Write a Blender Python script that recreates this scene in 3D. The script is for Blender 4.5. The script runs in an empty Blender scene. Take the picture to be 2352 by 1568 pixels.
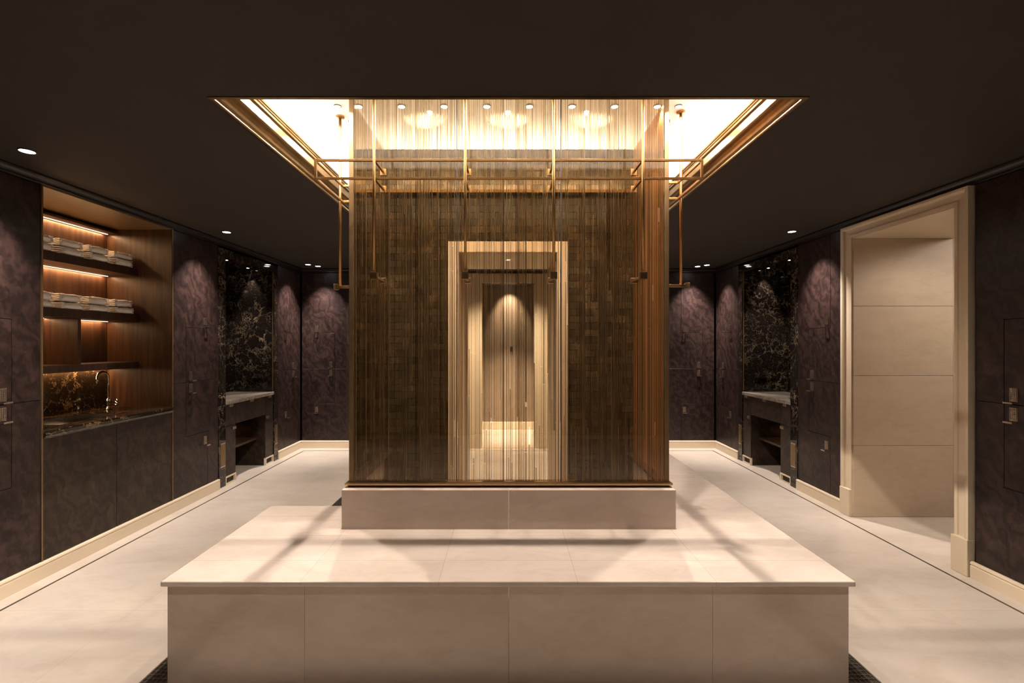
import bpy, bmesh, math, random
from mathutils import Vector, Matrix
random.seed(7)
SC = bpy.context.scene
COL = SC.collection
PI = math.pi

# ------------------------------------------------------------------ camera, world, exposure, big lights
F = 1055.0                      # focal length in pixels of the 2352 px wide frame
EYE = 1.5
cd = bpy.data.cameras.new('camera'); cam = bpy.data.objects.new('camera', cd); COL.objects.link(cam)
cam.location = (0, 0, EYE); cam.rotation_euler = (PI/2, 0, 0)
cd.sensor_width = 36; cd.lens = 36*F/2352
cd.shift_x = 9/2352; cd.shift_y = 4/2352; cd.clip_start = 0.02
SC.camera = cam
SC.view_settings.view_transform = 'Standard'; SC.view_settings.look = 'None'
SC.view_settings.exposure = 0.5; SC.view_settings.gamma = 1.0; SC.view_settings.use_curve_mapping = False
SC.cycles.use_adaptive_sampling = True; SC.cycles.adaptive_threshold = .1
SC.cycles.max_bounces = 6; SC.cycles.transparent_max_bounces = 10
SC.cycles.diffuse_bounces = 3; SC.cycles.glossy_bounces = 2
SC.cycles.sample_clamp_indirect = 4.0
w = bpy.data.worlds.new('world'); SC.world = w; w.use_nodes = True
w.node_tree.nodes['Background'].inputs[0].default_value = (1, .85, .7, 1)
w.node_tree.nodes['Background'].inputs[1].default_value = 0.0

# key levels of the room
CEIL = 2.565; TRAYTOP = 2.905
XW = 2.98; YB = 6.59
TX = 1.30; TY0, TY1 = 1.985, 5.0          # opening of the ceiling tray

WARM = (1.0, .86, .75); WHITE = (1.0, .90, .80); AMBER = (1.0, .56, .26); COOLW = (1.0, .87, .80)

def area_light(name, loc, size, power, color, rot=(0, 0, 0), spread=PI):
    l = bpy.data.lights.new(name, 'AREA'); l.shape = 'RECTANGLE'; l.size, l.size_y = size
    l.energy = power; l.color = color; l.spread = spread
    o = bpy.data.objects.new(name, l); COL.objects.link(o); o.location = loc; o.rotation_euler = rot
    return o
def spot_light(name, loc, target, power, color, angle=70, blend=.5, r=.01):
    l = bpy.data.lights.new(name, 'SPOT'); l.energy = power; l.color = color
    l.spot_size = math.radians(angle); l.spot_blend = blend; l.shadow_soft_size = r
    o = bpy.data.objects.new(name, l); COL.objects.link(o); o.location = loc
    d = Vector(target)-Vector(loc)
    o.rotation_euler = d.to_track_quat('-Z', 'Y').to_euler()
    return o
# cove strips behind the lip of the tray, shining up on its white top
COVE = 17.0
area_light('cove_light', (-1.385, 3.49, 2.745), (.05, 3.0), COVE, WHITE, (PI, 0, 0))
area_light('cove_light', (1.385, 3.49, 2.745), (.05, 3.0), COVE, WHITE, (PI, 0, 0))
area_light('cove_light', (0, 1.90, 2.745), (2.7, .05), COVE*.9, WHITE, (PI, 0, 0))
area_light('cove_light', (0, 5.085, 2.745), (2.7, .05), COVE*.9, WHITE, (PI, 0, 0))

# ------------------------------------------------------------------ materials
def mat(name):
    m = bpy.data.materials.new(name); m.use_nodes = True
    nt = m.node_tree; b = nt.nodes['Principled BSDF']
    return m, nt, b
def N(nt, t, **kw):
    n = nt.nodes.new(t)
    for k, v in kw.items():
        if k in ('operation', 'blend_type', 'data_type', 'feature', 'distance', 'noise_dimensions', 'wave_type', 'bands_direction', 'mode', 'interpolation'):
            setattr(n, k, v)
        else:
            n.inputs[k].default_value = v
    return n
def L(nt, a, ai, b, bi): nt.links.new(a.outputs[ai], b.inputs[bi])
def coords(nt, scale=(1, 1, 1), rand=False):
    tc = nt.nodes.new('ShaderNodeTexCoord'); mp = nt.nodes.new('ShaderNodeMapping')
    mp.inputs['Scale'].default_value = scale
    if rand:
        oi = nt.nodes.new('ShaderNodeObjectInfo')
        mu = N(nt, 'ShaderNodeVectorMath', operation='MULTIPLY_ADD')
        mu.inputs[1].default_value = (9.7, 5.3, 7.1)
        L(nt, oi, 'Random', mu, 0); L(nt, tc, 'Object', mu, 2); L(nt, mu, 0, mp, 'Vector')
    else:
        L(nt, tc, 'Object', mp, 'Vector')
    return mp
def ramp(nt, stops):
    r = nt.nodes.new('ShaderNodeValToRGB'); e = r.color_ramp.elements
    e[0].position, e[0].color = stops[0][0], (*stops[0][1], 1)
    e[1].position, e[1].color = stops[-1][0], (*stops[-1][1], 1)
    for p, c in stops[1:-1]:
        k = e.new(p); k.color = (*c, 1)
    return r
def plain(name, col, rough=.5, metal=0, spec=.5):
    m, nt, b = mat(name); b.inputs['Base Color'].default_value = (*col, 1)
    b.inputs['Roughness'].default_value = rough; b.inputs['Metallic'].default_value = metal
    b.inputs['Specular IOR Level'].default_value = spec
    return m
def noisy(name, c1, c2, rough, scale, metal=0, spec=.5, bump=0, rand=False, stretch=(1, 1, 1), detail=6, dist=.6):
    m, nt, b = mat(name); mp = coords(nt, stretch, rand)
    n = N(nt, 'ShaderNodeTexNoise', Scale=scale, Detail=detail, Roughness=.6, Distortion=dist); L(nt, mp, 0, n, 'Vector')
    r = ramp(nt, [(.3, c1), (.7, c2)]); L(nt, n, 'Fac', r, 0); L(nt, r, 0, b, 'Base Color')
    b.inputs['Roughness'].default_value = rough; b.inputs['Metallic'].default_value = metal
    b.inputs['Specular IOR Level'].default_value = spec
    if bump:
        bp = N(nt, 'ShaderNodeBump', Strength=bump, Distance=.004); L(nt, n, 'Fac', bp, 'Height'); L(nt, bp, 0, b, 'Normal')
    return m

def cream_marble(name, base, dark, rough, rand=False, tiles=None):
    m, nt, b = mat(name); mp = coords(nt, (1, 2.2, 2.2), rand)
    n = N(nt, 'ShaderNodeTexNoise', Scale=1.3, Detail=9, Roughness=.6, Distortion=.5); L(nt, mp, 0, n, 'Vector')
    r = ramp(nt, [(.32, dark), (.62, base)]); L(nt, n, 'Fac', r, 0)
    v = N(nt, 'ShaderNodeTexNoise', Scale=4.5, Detail=10, Roughness=.72, Distortion=.9); L(nt, mp, 0, v, 'Vector')
    r2 = ramp(nt, [(.40, (.86, .82, .78)), (.52, (1, 1, 1))]); L(nt, v, 'Fac', r2, 0)
    mx = N(nt, 'ShaderNodeMix', data_type='RGBA', blend_type='MULTIPLY'); mx.inputs['Factor'].default_value = .45
    L(nt, r, 0, mx, 6); L(nt, r2, 0, mx, 7)
    last = (mx, 2)
    if tiles:
        br = nt.nodes.new('ShaderNodeTexBrick'); tc = nt.nodes.new('ShaderNodeTexCoord')
        mp2 = nt.nodes.new('ShaderNodeMapping'); mp2.inputs['Location'].default_value = (.3, .12, 0)
        L(nt, tc, 'Object', mp2, 0); L(nt, mp2, 0, br, 'Vector')
        br.inputs['Scale'].default_value = 1; br.inputs['Brick Width'].default_value = tiles[0]; br.inputs['Row Height'].default_value = tiles[1]
        br.inputs['Mortar Size'].default_value = .0012; br.offset = 0
        br.inputs['Color1'].default_value = (1, 1, 1, 1); br.inputs['Color2'].default_value = (.93, .93, .93, 1); br.inputs['Mortar'].default_value = (.72, .7, .66, 1)
        m3 = N(nt, 'ShaderNodeMix', data_type='RGBA', blend_type='MULTIPLY'); m3.inputs['Factor'].default_value = 1
        L(nt, mx, 2, m3, 6); L(nt, br, 0, m3, 7); last = (m3, 2)
    if rand:
        oi = nt.nodes.new('ShaderNodeObjectInfo')
        mr = nt.nodes.new('ShaderNodeMapRange'); mr.inputs['To Min'].default_value = .9; mr.inputs['To Max'].default_value = 1.04
        L(nt, oi, 'Random', mr, 0)
        m4 = N(nt, 'ShaderNodeVectorMath', operation='SCALE'); L(nt, last[0], last[1], m4, 0); L(nt, mr, 0, m4, 'Scale'); last = (m4, 0)
    L(nt, last[0], last[1], b, 'Base Color')
    b.inputs['Roughness'].default_value = rough
    return m

def burl(name, c1, c2, rough=.38, scale=5.0):
    """dark stained veneer with swirling figure"""
    m, nt, b = mat(name); mp = coords(nt, (1, 1, .8), True)
    n = N(nt, 'ShaderNodeTexNoise', Scale=scale, Detail=4, Roughness=.55, Distortion=2.4); L(nt, mp, 0, n, 'Vector')
    wv = N(nt, 'ShaderNodeTexWave', wave_type='BANDS', bands_direction='DIAGONAL', Scale=4.2, Distortion=15.0, Detail=6)
    wv.inputs['Detail Scale'].default_value = 1.6; wv.inputs['Detail Roughness'].default_value = .65
    L(nt, mp, 0, wv, 'Vector')
    r = ramp(nt, [(.30, c1), (.72, c2)]); L(nt, n, 'Fac', r, 0)
    r2 = ramp(nt, [(.0, (.62, .6, .6)), (.5, (1, 1, 1)), (1, (1.35, 1.3, 1.3))]); L(nt, wv, 'Fac', r2, 0)
    mx = N(nt, 'ShaderNodeMix', data_type='RGBA', blend_type='MULTIPLY'); mx.inputs['Factor'].default_value = 1
    L(nt, r, 0, mx, 6); L(nt, r2, 0, mx, 7); L(nt, mx, 2, b, 'Base Color')
    b.inputs['Roughness'].default_value = rough; b.inputs['Specular IOR Level'].default_value = .35
    bp = N(nt, 'ShaderNodeBump', Strength=.25, Distance=.002); L(nt, wv, 'Fac', bp, 'Height'); L(nt, bp, 0, b, 'Normal')
    return m

def straight_wood(name, c1, c2, rough=.4):
    m, nt, b = mat(name); mp = coords(nt, (14, 14, .9), True)
    n = N(nt, 'ShaderNodeTexNoise', Scale=2.4, Detail=6, Roughness=.6, Distortion=.5); L(nt, mp, 0, n, 'Vector')
    r = ramp(nt, [(.32, c1), (.66, c2)]); L(nt, n, 'Fac', r, 0); L(nt, r, 0, b, 'Base Color')
    b.inputs['Roughness'].default_value = rough; b.inputs['Specular IOR Level'].default_value = .35
    return m

def dark_marble(name, base, vein, rough=.12, vs=7.0, amount=.5, blocks=False):
    m, nt, b = mat(name); mp = coords(nt)
    n = N(nt, 'ShaderNodeTexNoise', Scale=3.2, Detail=8, Roughness=.7, Distortion=.8); L(nt, mp, 0, n, 'Vector')
    ad = N(nt, 'ShaderNodeVectorMath', operation='MULTIPLY_ADD'); ad.inputs[1].default_value = (.5, .5, .5)
    L(nt, n, 'Color', ad, 0); L(nt, mp, 0, ad, 2)
    vo = N(nt, 'ShaderNodeTexVoronoi', feature='DISTANCE_TO_EDGE', Scale=vs); L(nt, ad, 0, vo, 'Vector')
    r = ramp(nt, [(.0, (1, 1, 1)), (.012, (.4, .4, .4)), (.030, (0, 0, 0))]); L(nt, vo, 'Distance', r, 0)
    n2 = N(nt, 'ShaderNodeTexNoise', Scale=4.5, Detail=5, Roughness=.6); L(nt, mp, 0, n2, 'Vector')
    r2 = ramp(nt, [(.42, (0, 0, 0)), (.66, (1, 1, 1))]); L(nt, n2, 'Fac', r2, 0)
    mu = N(nt, 'ShaderNodeMix', data_type='RGBA', blend_type='MULTIPLY'); mu.inputs['Factor'].default_value = 1
    L(nt, r, 0, mu, 6); L(nt, r2, 0, mu, 7)
    n3 = N(nt, 'ShaderNodeTexNoise', Scale=38, Detail=5, Roughness=.7, Distortion=1.5); L(nt, mp, 0, n3, 'Vector')
    r3 = ramp(nt, [(.60, (0, 0, 0)), (.72, (.55, .55, .55))]); L(nt, n3, 'Fac', r3, 0)
    ad2 = N(nt, 'ShaderNodeMix', data_type='RGBA', blend_type='ADD'); ad2.inputs['Factor'].default_value = amount
    L(nt, mu, 2, ad2, 6); L(nt, r3, 0, ad2, 7)
    mx = N(nt, 'ShaderNodeMix', data_type='RGBA'); L(nt, ad2, 2, mx, 0)
    mx.inputs[6].default_value = (*base, 1); mx.inputs[7].default_value = (*vein, 1)
    L(nt, mx, 2, b, 'Base Color')
    b.inputs['Roughness'].default_value = rough
    if blocks:
        br = nt.nodes.new('ShaderNodeTexBrick'); sp = nt.nodes.new('ShaderNodeSeparateXYZ'); cb = nt.nodes.new('ShaderNodeCombineXYZ')
        L(nt, mp, 0, sp, 0); L(nt, sp, 'X', cb, 'X'); L(nt, sp, 'Z', cb, 'Y'); L(nt, cb, 0, br, 'Vector')
        br.inputs['Scale'].default_value = 1; br.inputs['Brick Width'].default_value = .11; br.inputs['Row Height'].default_value = .05
        br.inputs['Mortar Size'].default_value = .0015
        br.inputs['Color1'].default_value = (.55, .55, .55, 1); br.inputs['Color2'].default_value = (1.25, 1.2, 1.1, 1); br.inputs['Mortar'].default_value = (.4, .4, .4, 1)
        m5 = N(nt, 'ShaderNodeMix', data_type='RGBA', blend_type='MULTIPLY'); m5.inputs['Factor'].default_value = 1
        L(nt, mx, 2, m5, 6); L(nt, br, 0, m5, 7); L(nt, m5, 2, b, 'Base Color')
    return m

def emissive(name, col, s):
    m, nt, b = mat(name); b.inputs['Base Color'].default_value = (0, 0, 0, 1)
    b.inputs['Emission Color'].default_value = (*col, 1); b.inputs['Emission Strength'].default_value = s
    return m

M = {}
M['floor'] = cream_marble('cream_floor_marble', (.62, .55, .47), (.54, .47, .40), .30, tiles=(.9, .9))
M['bench'] = cream_marble('cream_bench_marble', (.66, .54, .45), (.55, .44, .36), .22, rand=True)
M['benchtop'] = cream_marble('cream_bench_top_marble', (.67, .585, .51), (.60, .51, .44), .20, tiles=(.6, .28))
M['reveal'] = cream_marble('cream_reveal_stone', (.58, .465, .335), (.52, .415, .295), .5)
M['trim'] = noisy('cream_painted_trim', (.64, .53, .38), (.68, .57, .42), .4, 3)
M['ceiling'] = noisy('dark_brown_ceiling', (.020, .0135, .009), (.025, .017, .011), .75, 4)
M['wood'] = burl('dark_burl_veneer', (.013, .007, .006), (.034, .019, .016))
M['carcass'] = plain('black_cabinet_edge', (.012, .007, .006), .5)
M['plainwood'] = burl('dark_plain_veneer', (.017, .010, .0065), (.036, .022, .013), .5, 3.0)
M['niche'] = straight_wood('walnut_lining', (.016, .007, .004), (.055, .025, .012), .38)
M['nichetop_lit'] = straight_wood('lit_walnut_top', (.10, .065, .03), (.16, .10, .048), .3)  # paler copy of the walnut: gold glow of the niche top put into colour
M['cornice'] = plain('black_cornice_paint', (.012, .009, .008), .35)
M['marble'] = dark_marble('dark_veined_marble', (.012, .008, .005), (.42, .27, .12), .10)
M['vmarble'] = dark_marble('vanity_veined_marble', (.014, .010, .008), (.66, .52, .34), .05, 8.0, .5)
M['showerstone'] = dark_marble('shower_brown_stone', (.046, .034, .021), (.28, .21, .13), .16, 6.0, .5, True)
M['counter'] = noisy('chiselled_grey_counter_stone', (.08, .065, .05), (.40, .34, .27), .28, 42, bump=1.0)
M['brass'] = noisy('satin_brass', (.34, .19, .07), (.42, .24, .09), .42, 14, metal=1)
M['track'] = noisy('brushed_bronze', (.50, .32, .16), (.58, .38, .20), .30, 14, metal=1)
M['post'] = noisy('brown_bronze_post', (.20, .125, .06), (.25, .16, .08), .42, 14, metal=.75)
M['gilt'] = noisy('gilt_bronze_moulding', (.17, .105, .042), (.25, .155, .062), .30, 9, metal=.9)
M['chrome'] = plain('polished_nickel', (.75, .68, .60), .12, 1)
M['handle'] = noisy('antique_nickel', (.50, .42, .34), (.68, .58, .48), .30, 60, metal=1)
M['white'] = plain('white_tray_paint', (.84, .83, .80), .8)
M['taupe'] = noisy('taupe_panel', (.20, .155, .11), (.26, .20, .15), .35, 3)
M['inlay'] = plain('black_stone_inlay', (.03, .025, .02), .3)
M['grate'] = noisy('dark_grate_metal', (.20, .17, .13), (.30, .25, .19), .4, 30, metal=.8)
M['sump'] = plain('drain_sump', (.02, .015, .01), .6)
M['lens'] = emissive('lamp_lens', (1, .95, .9), 14)
M['smalllens'] = emissive('tray_lamp_lens', (1, .93, .82), 25)
M['led'] = emissive('amber_led_strip', (1, .66, .40), 2.2)
M['coveled'] = emissive('white_led_strip', (1, .88, .74), 12)
M['bezel'] = plain('lamp_bezel', (.10, .09, .08), .4, .6)
M['darkdot'] = plain('dark_fitting', (.04, .03, .02), .5)

def towel_mat():
    m, nt, b = mat('white_terry'); mp = coords(nt)
    n = N(nt, 'ShaderNodeTexNoise', Scale=220, Detail=3); L(nt, mp, 0, n, 'Vector')
    n2 = N(nt, 'ShaderNodeTexNoise', Scale=14, Detail=3); L(nt, mp, 0, n2, 'Vector')
    b.inputs['Base Color'].default_value = (.88, .83, .76, 1); b.inputs['Roughness'].default_value = .95
    ad = N(nt, 'ShaderNodeMath', operation='ADD'); L(nt, n, 'Fac', ad, 0); L(nt, n2, 'Fac', ad, 1)
    bp = N(nt, 'ShaderNodeBump', Strength=.22, Distance=.003); L(nt, ad, 0, bp, 'Height'); L(nt, bp, 0, b, 'Normal')
    return m
M['towel'] = towel_mat()

def strip_mat():
    """amber glass and brass rods: every rod has its own tint and its own share of metal"""
    m = bpy.data.materials.new('amber_rods'); m.use_nodes = True; nt = m.node_tree
    for n in list(nt.nodes): nt.nodes.remove(n)
    out = nt.nodes.new('ShaderNodeOutputMaterial')
    geo = nt.nodes.new('ShaderNodeNewGeometry'); lw = N(nt, 'ShaderNodeLayerWeight', Blend=.35)
    wn = nt.nodes.new('ShaderNodeTexWhiteNoise'); wn.noise_dimensions = '1D'
    mul = N(nt, 'ShaderNodeMath', operation='MULTIPLY'); mul.inputs[1].default_value = 917.3
    L(nt, geo, 'Random Per Island', mul, 0); L(nt, mul, 0, wn, 'W')
    tint = ramp(nt, [(0, (.40, .31, .19)), (.3, (.78, .67, .48)), (.7, (.92, .84, .68)), (1, (.98, .95, .88))])
    L(nt, geo, 'Random Per Island', tint, 0)
    edge = ramp(nt, [(0, (1, 1, 1)), (.5, (.97, .86, .62)), (1, (.45, .24, .07))])
    L(nt, lw, 'Facing', edge, 0)
    tm = N(nt, 'ShaderNodeMix', data_type='RGBA', blend_type='MULTIPLY'); tm.inputs['Factor'].default_value = 1
    L(nt, tint, 0, tm, 6); L(nt, edge, 0, tm, 7)
    tr = nt.nodes.new('ShaderNodeBsdfTransparent'); L(nt, tm, 2, tr, 'Color')
    gl = N(nt, 'ShaderNodeBsdfGlossy', Roughness=.38); gl.inputs['Color'].default_value = (.52, .43, .26, 1)
    df = nt.nodes.new('ShaderNodeBsdfDiffuse'); df.inputs['Color'].default_value = (.53, .44, .28, 1)
    md = nt.nodes.new('ShaderNodeMixShader'); md.inputs[0].default_value = .7; L(nt, gl, 0, md, 1); L(nt, df, 0, md, 2)
    fr = nt.nodes.new('ShaderNodeMapRange'); fr.inputs['To Min'].default_value = .06; fr.inputs['To Max'].default_value = .66
    L(nt, wn, 'Value', fr, 0)
    mx = nt.nodes.new('ShaderNodeMixShader'); L(nt, fr, 0, mx, 0); L(nt, tr, 0, mx, 1); L(nt, md, 0, mx, 2)
    L(nt, mx, 0, out, 'Surface')
    return m
M['strip'] = strip_mat()
def glass_mat():
    m = bpy.data.materials.new('clear_shower_glass'); m.use_nodes = True; nt = m.node_tree
    for n in list(nt.nodes): nt.nodes.remove(n)
    out = nt.nodes.new('ShaderNodeOutputMaterial')
    tr = nt.nodes.new('ShaderNodeBsdfTransparent'); tr.inputs['Color'].default_value = (.96, .93, .88, 1)
    gl = N(nt, 'ShaderNodeBsdfGlossy', Roughness=.02); gl.inputs['Color'].default_value = (1, .95, .9, 1)
    fr = N(nt, 'ShaderNodeFresnel', IOR=1.45)
    mx = nt.nodes.new('ShaderNodeMixShader'); L(nt, fr, 0, mx, 0); L(nt, tr, 0, mx, 1); L(nt, gl, 0, mx, 2); L(nt, mx, 0, out, 'Surface')
    return m
M['glass'] = glass_mat()
def bronze_glass():
    m = bpy.data.materials.new('bronze_mirror_glass'); m.use_nodes = True; nt = m.node_tree
    for n in list(nt.nodes): nt.nodes.remove(n)
    out = nt.nodes.new('ShaderNodeOutputMaterial')
    tr = nt.nodes.new('ShaderNodeBsdfTransparent'); tr.inputs['Color'].default_value = (.45, .36, .26, 1)
    gl = N(nt, 'ShaderNodeBsdfGlossy', Roughness=.03); gl.inputs['Color'].default_value = (.90, .80, .68, 1)
    mx = nt.nodes.new('ShaderNodeMixShader'); mx.inputs[0].default_value = .82
    L(nt, tr, 0, mx, 1); L(nt, gl, 0, mx, 2); L(nt, mx, 0, out, 'Surface')
    return m
M['sideglass'] = bronze_glass()

M['copperglow'] = noisy('copper_glow_colour', (.55, .28, .12), (.66, .35, .16), .38, 6, metal=.8)  # copper colour stands in for an orange glow at the right edge
# ------------------------------------------------------------------ mesh helpers
def wpos(o):
    p = Vector((0, 0, 0))
    while o is not None:
        p += o.location; o = o.parent
    return p
def link(name, bm, m, parent=None, origin=None, bevel=0.0, smooth=False, seg=2):
    """one mesh object; geometry comes in world (or root-local) coordinates"""
    base = Vector(origin) if origin is not None else (wpos(parent) if parent is not None else Vector((0, 0, 0)))
    if parent is None and origin is None:
        xs = [v.co.copy() for v in bm.verts]
        lo = Vector([min(c[i] for c in xs) for i in range(3)]); hi = Vector([max(c[i] for c in xs) for i in range(3)])
        base = Vector(((lo.x+hi.x)/2, (lo.y+hi.y)/2, lo.z))
    bmesh.ops.translate(bm, verts=bm.verts, vec=-base)
    bmesh.ops.recalc_face_normals(bm, faces=bm.faces)
    me = bpy.data.meshes.new(name); bm.to_mesh(me); bm.free()
    me.materials.append(m)
    o = bpy.data.objects.new(name, me); COL.objects.link(o)
    if parent is not None:
        o.parent = parent; o.location = base-wpos(parent)
    else:
        o.location = base
    if smooth:
        for p in me.polygons: p.use_smooth = True
    if bevel:
        md = o.modifiers.new('b', 'BEVEL'); md.width = bevel; md.segments = seg; md.limit_method = 'ANGLE'
    return o
def box(bm, x0, x1, y0, y1, z0, z1):
    vs = [bm.verts.new((x, y, z)) for x in (x0, x1) for y in (y0, y1) for z in (z0, z1)]
    for f in ((0, 1, 3, 2), (4, 6, 7, 5), (0, 4, 5, 1), (2, 3, 7, 6), (0, 2, 6, 4), (1, 5, 7, 3)):
        bm.faces.new([vs[i] for i in f])
def B(*boxes):
    bm = bmesh.new()
    for b in boxes: box(bm, *b)
    return bm
def tube(bm, pts, r, n=12, cap=True):
    """round tube through a list of points; r number or list"""
    pts = [Vector(p) for p in pts]; rs = r if isinstance(r, (list, tuple)) else [r]*len(pts)
    rings = []; up = None
    for i, p in enumerate(pts):
        d = (pts[min(i+1, len(pts)-1)]-pts[max(i-1, 0)]).normalized()
        if up is None:
            up = Vector((0, 0, 1)) if abs(d.z) < .9 else Vector((1, 0, 0))
        a = d.cross(up).normalized(); b = a.cross(d).normalized(); up = b
        rings.append([bm.verts.new(p+rs[i]*(math.cos(t)*a+math.sin(t)*b)) for t in [2*PI*k/n for k in range(n)]])
    for i in range(len(rings)-1):
        for k in range(n):
            bm.faces.new((rings[i][k], rings[i][(k+1) % n], rings[i+1][(k+1) % n], rings[i+1][k]))
    if cap:
        bm.faces.new(rings[0][::-1]); bm.faces.new(rings[-1])
def prism(bm, poly, y0, y1, axis='y'):
    """polygon in (x,z) extruded along y; axis 'x': polygon in (y,z) extruded along x"""
    def P(a, b, t): return (a, t, b) if axis == 'y' else ((t, a, b) if axis == 'x' else (a, b, t))
    A = [bm.verts.new(P(a, b, y0)) for a, b in poly]; C = [bm.verts.new(P(a, b, y1)) for a, b in poly]
    bm.faces.new(A); bm.faces.new(C[::-1])
    for i in range(len(poly)):
        j = (i+1) % len(poly); bm.faces.new((A[i], A[j], C[j], C[i]))
def lathe(bm, prof, cx, cy, n=24):
    rings = []
    for r, z in prof:
        rings.append([bm.verts.new((cx+max(r, 1e-4)*math.cos(2*PI*k/n), cy+max(r, 1e-4)*math.sin(2*PI*k/n), z)) for k in range(n)])
    for i in range(len(rings)-1):
        for k in range(n):
            bm.faces.new((rings[i][k], rings[i][(k+1) % n], rings[i+1][(k+1) % n], rings[i+1][k]))
    bm.faces.new(rings[0]); bm.faces.new(rings[-1][::-1])
def empty(name, loc, rz=0):
    o = bpy.data.objects.new(name, None); COL.objects.link(o); o.location = loc; o.rotation_euler = (0, 0, rz)
    o.empty_display_size = .1
    return o
def tag(o, label, cat, group=None, kind=None):
    o['label'] = label; o['category'] = cat
    if group: o['group'] = group
    if kind: o['kind'] = kind
    return o
def struct(o):
    o['kind'] = 'structure'; return o
def copy_tree(o, parent=None):
    c = o.copy(); COL.objects.link(c); c.parent = parent
    for ch in list(o.children): copy_tree(ch, c)
    return c

# ------------------------------------------------------------------ shell
struct(link('floor', B((-3.7, 6.3, -2.2, 8.6, -.08, 0)), M['floor'], origin=(0, 0, 0)))
bm = B((-3.7, 3.86, -2.2, TY0, CEIL, CEIL+.03), (-3.7, 3.86, TY1, 6.9, CEIL, CEIL+.03),
       (-3.7, -TX, TY0, TY1, CEIL, CEIL+.03), (TX, 3.86, TY0, TY1, CEIL, CEIL+.03))
struct(link('ceiling', bm, M['ceiling'], origin=(0, 0, CEIL)))
TO = .14                                     # the tray widens behind its moulding
bm = B((-TX-TO, TX+TO, TY0-TO, TY1+TO, TRAYTOP, TRAYTOP+.03),
       (-TX-TO-.03, -TX-TO, TY0-TO, TY1+TO, CEIL+.03, TRAYTOP+.03), (TX+TO, TX+TO+.03, TY0-TO, TY1+TO, CEIL+.03, TRAYTOP+.03),
       (-TX-TO, TX+TO, TY0-TO-.03, TY0-TO, CEIL+.03, TRAYTOP+.03), (-TX-TO, TX+TO, TY1+TO, TY1+TO+.03, CEIL+.03, TRAYTOP+.03))
tray = struct(link('ceiling_tray', bm, M['white'], origin=(0, 0, TRAYTOP)))
# gilt moulding swept round the opening: (inset, height above the ceiling plane)
prof = [(-.002, -.004), (.012, -.006), (.016, .000), (.016, .012), (.026, .016), (.032, .030), (.040, .044), (.050, .054), (.056, .056),
        (.060, .062), (.060, .108), (.064, .110), (.070, .112), (.072, .124), (.076, .126), (.078, .134), (.082, .136), (.084, .146), (-.004, .146), (-.03, .12), (-.03, .034), (-.002, .032)]
bm = bmesh.new(); cs = [(-1, 0), (1, 0), (1, 1), (-1, 1)]; rings = []
for sx, sy in cs:
    ring = []
    for i, z in prof:
        x = sx*(TX-i); y = (TY0+i) if sy == 0 else (TY1-i)
        ring.append(bm.verts.new((x, y, CEIL+z)))
    rings.append(ring)
for c in range(4):
    a, b2 = rings[c], rings[(c+1) % 4]
    for k in range(len(prof)):
        j = (k+1) % len(prof); bm.faces.new((a[k], a[j], b2[j], b2[k]))
struct(link('trim_1', bm, M['gilt'], origin=(0, 0, CEIL)))
tr = empty('light_strip', (0, 3.49, 2.715)); tag(tr, 'glowing white light strip hidden above the gilt lip of the ceiling tray', 'light strip')
for bx in ((-1.395, -1.375, 2.0, 5.0), (1.375, 1.395, 2.0, 5.0), (-1.35, 1.35, 1.895, 1.905), (-1.35, 1.35, 5.08, 5.09)):
    link('strip_segment', B((*bx, 2.712, 2.722)), M['coveled'], tr)

# walls stand behind the cabinets
XO = 3.56
struct(link('wall_left', B((-XO-.12, -XO, -2.2, YB+.3, 0, CEIL)), M['plainwood'], origin=(-XO, 0, 0)))
D0, D1 = 3.058, 3.975                        # clear opening of the doorway in the right wall
XP = 3.84
bm = B((XW+.02, XP, D0-.10, D0, 0, CEIL), (XW+.02, XP, D0, D1, 2.416, CEIL), (XW+.02, XP, D1, D1+.10, 0, CEIL))
struct(link('wall_right', bm, M['reveal'], origin=(XP, 0, 0)))
struct(link('wall_right_far', B((XW+.6, XP, D1+.10, YB+.3, 0, CEIL)), M['plainwood'], origin=(XP, 5, 0)))
struct(link('wall_right_near', B((XW+.6, XP, -2.2, D0-.10, 0, CEIL)), M['plainwood'], origin=(XP, 0, 0)))
struct(link('wall_front', B((-3.7, 3.86, -2.3, -2.2, 0, CEIL)), M['plainwood'], origin=(0, -2.2, 0)))
BW = .39; BT = 2.36                          # doorway in the back wall
bm = B((-2.32, -BW, YB, YB+.18, 0, CEIL), (BW, 2.32, YB, YB+.18, 0, CEIL), (-BW, BW, YB, YB+.18, BT, CEIL))
struct(link('wall_back', bm, M['plainwood'], origin=(0, YB, 0)))
struct(link('wall_back_left', B((-3.7, -2.30, YB+.58, YB+.7, 0, CEIL)), M['plainwood'], origin=(-3, YB+.6, 0)))
struct(link('wall_back_right', B((2.30, 3.86, YB+.58, YB+.7, 0, CEIL)), M['plainwood'], origin=(3, YB+.6, 0)))
# corridor beyond the back doorway
bm = B((-1.3, 1.3, 8.03, 8.15, 0, 2.6))
struct(link('wall_corridor', bm, M['taupe'], origin=(0, 8.03, 0)))
struct(link('wall_corridor_left', B((-1.4, -1.3, YB+.18, 8.15, 0, 2.6)), M['reveal'], origin=(-1.3, 7, 0)))
struct(link('wall_corridor_right', B((1.3, 1.4, YB+.18, 8.15, 0, 2.6)), M['reveal'], origin=(1.3, 7, 0)))
struct(link('ceiling_corridor', B((-1.4, 1.4, YB+.18, 8.15, 2.6, 2.65)), M['ceiling'], origin=(0, 7, 2.6)))
struct(link('baseboard_corridor', B((-1.3, 1.3, 8.005, 8.03, 0, .13)), M['trim'], origin=(0, 8, 0), bevel=.006))
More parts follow.
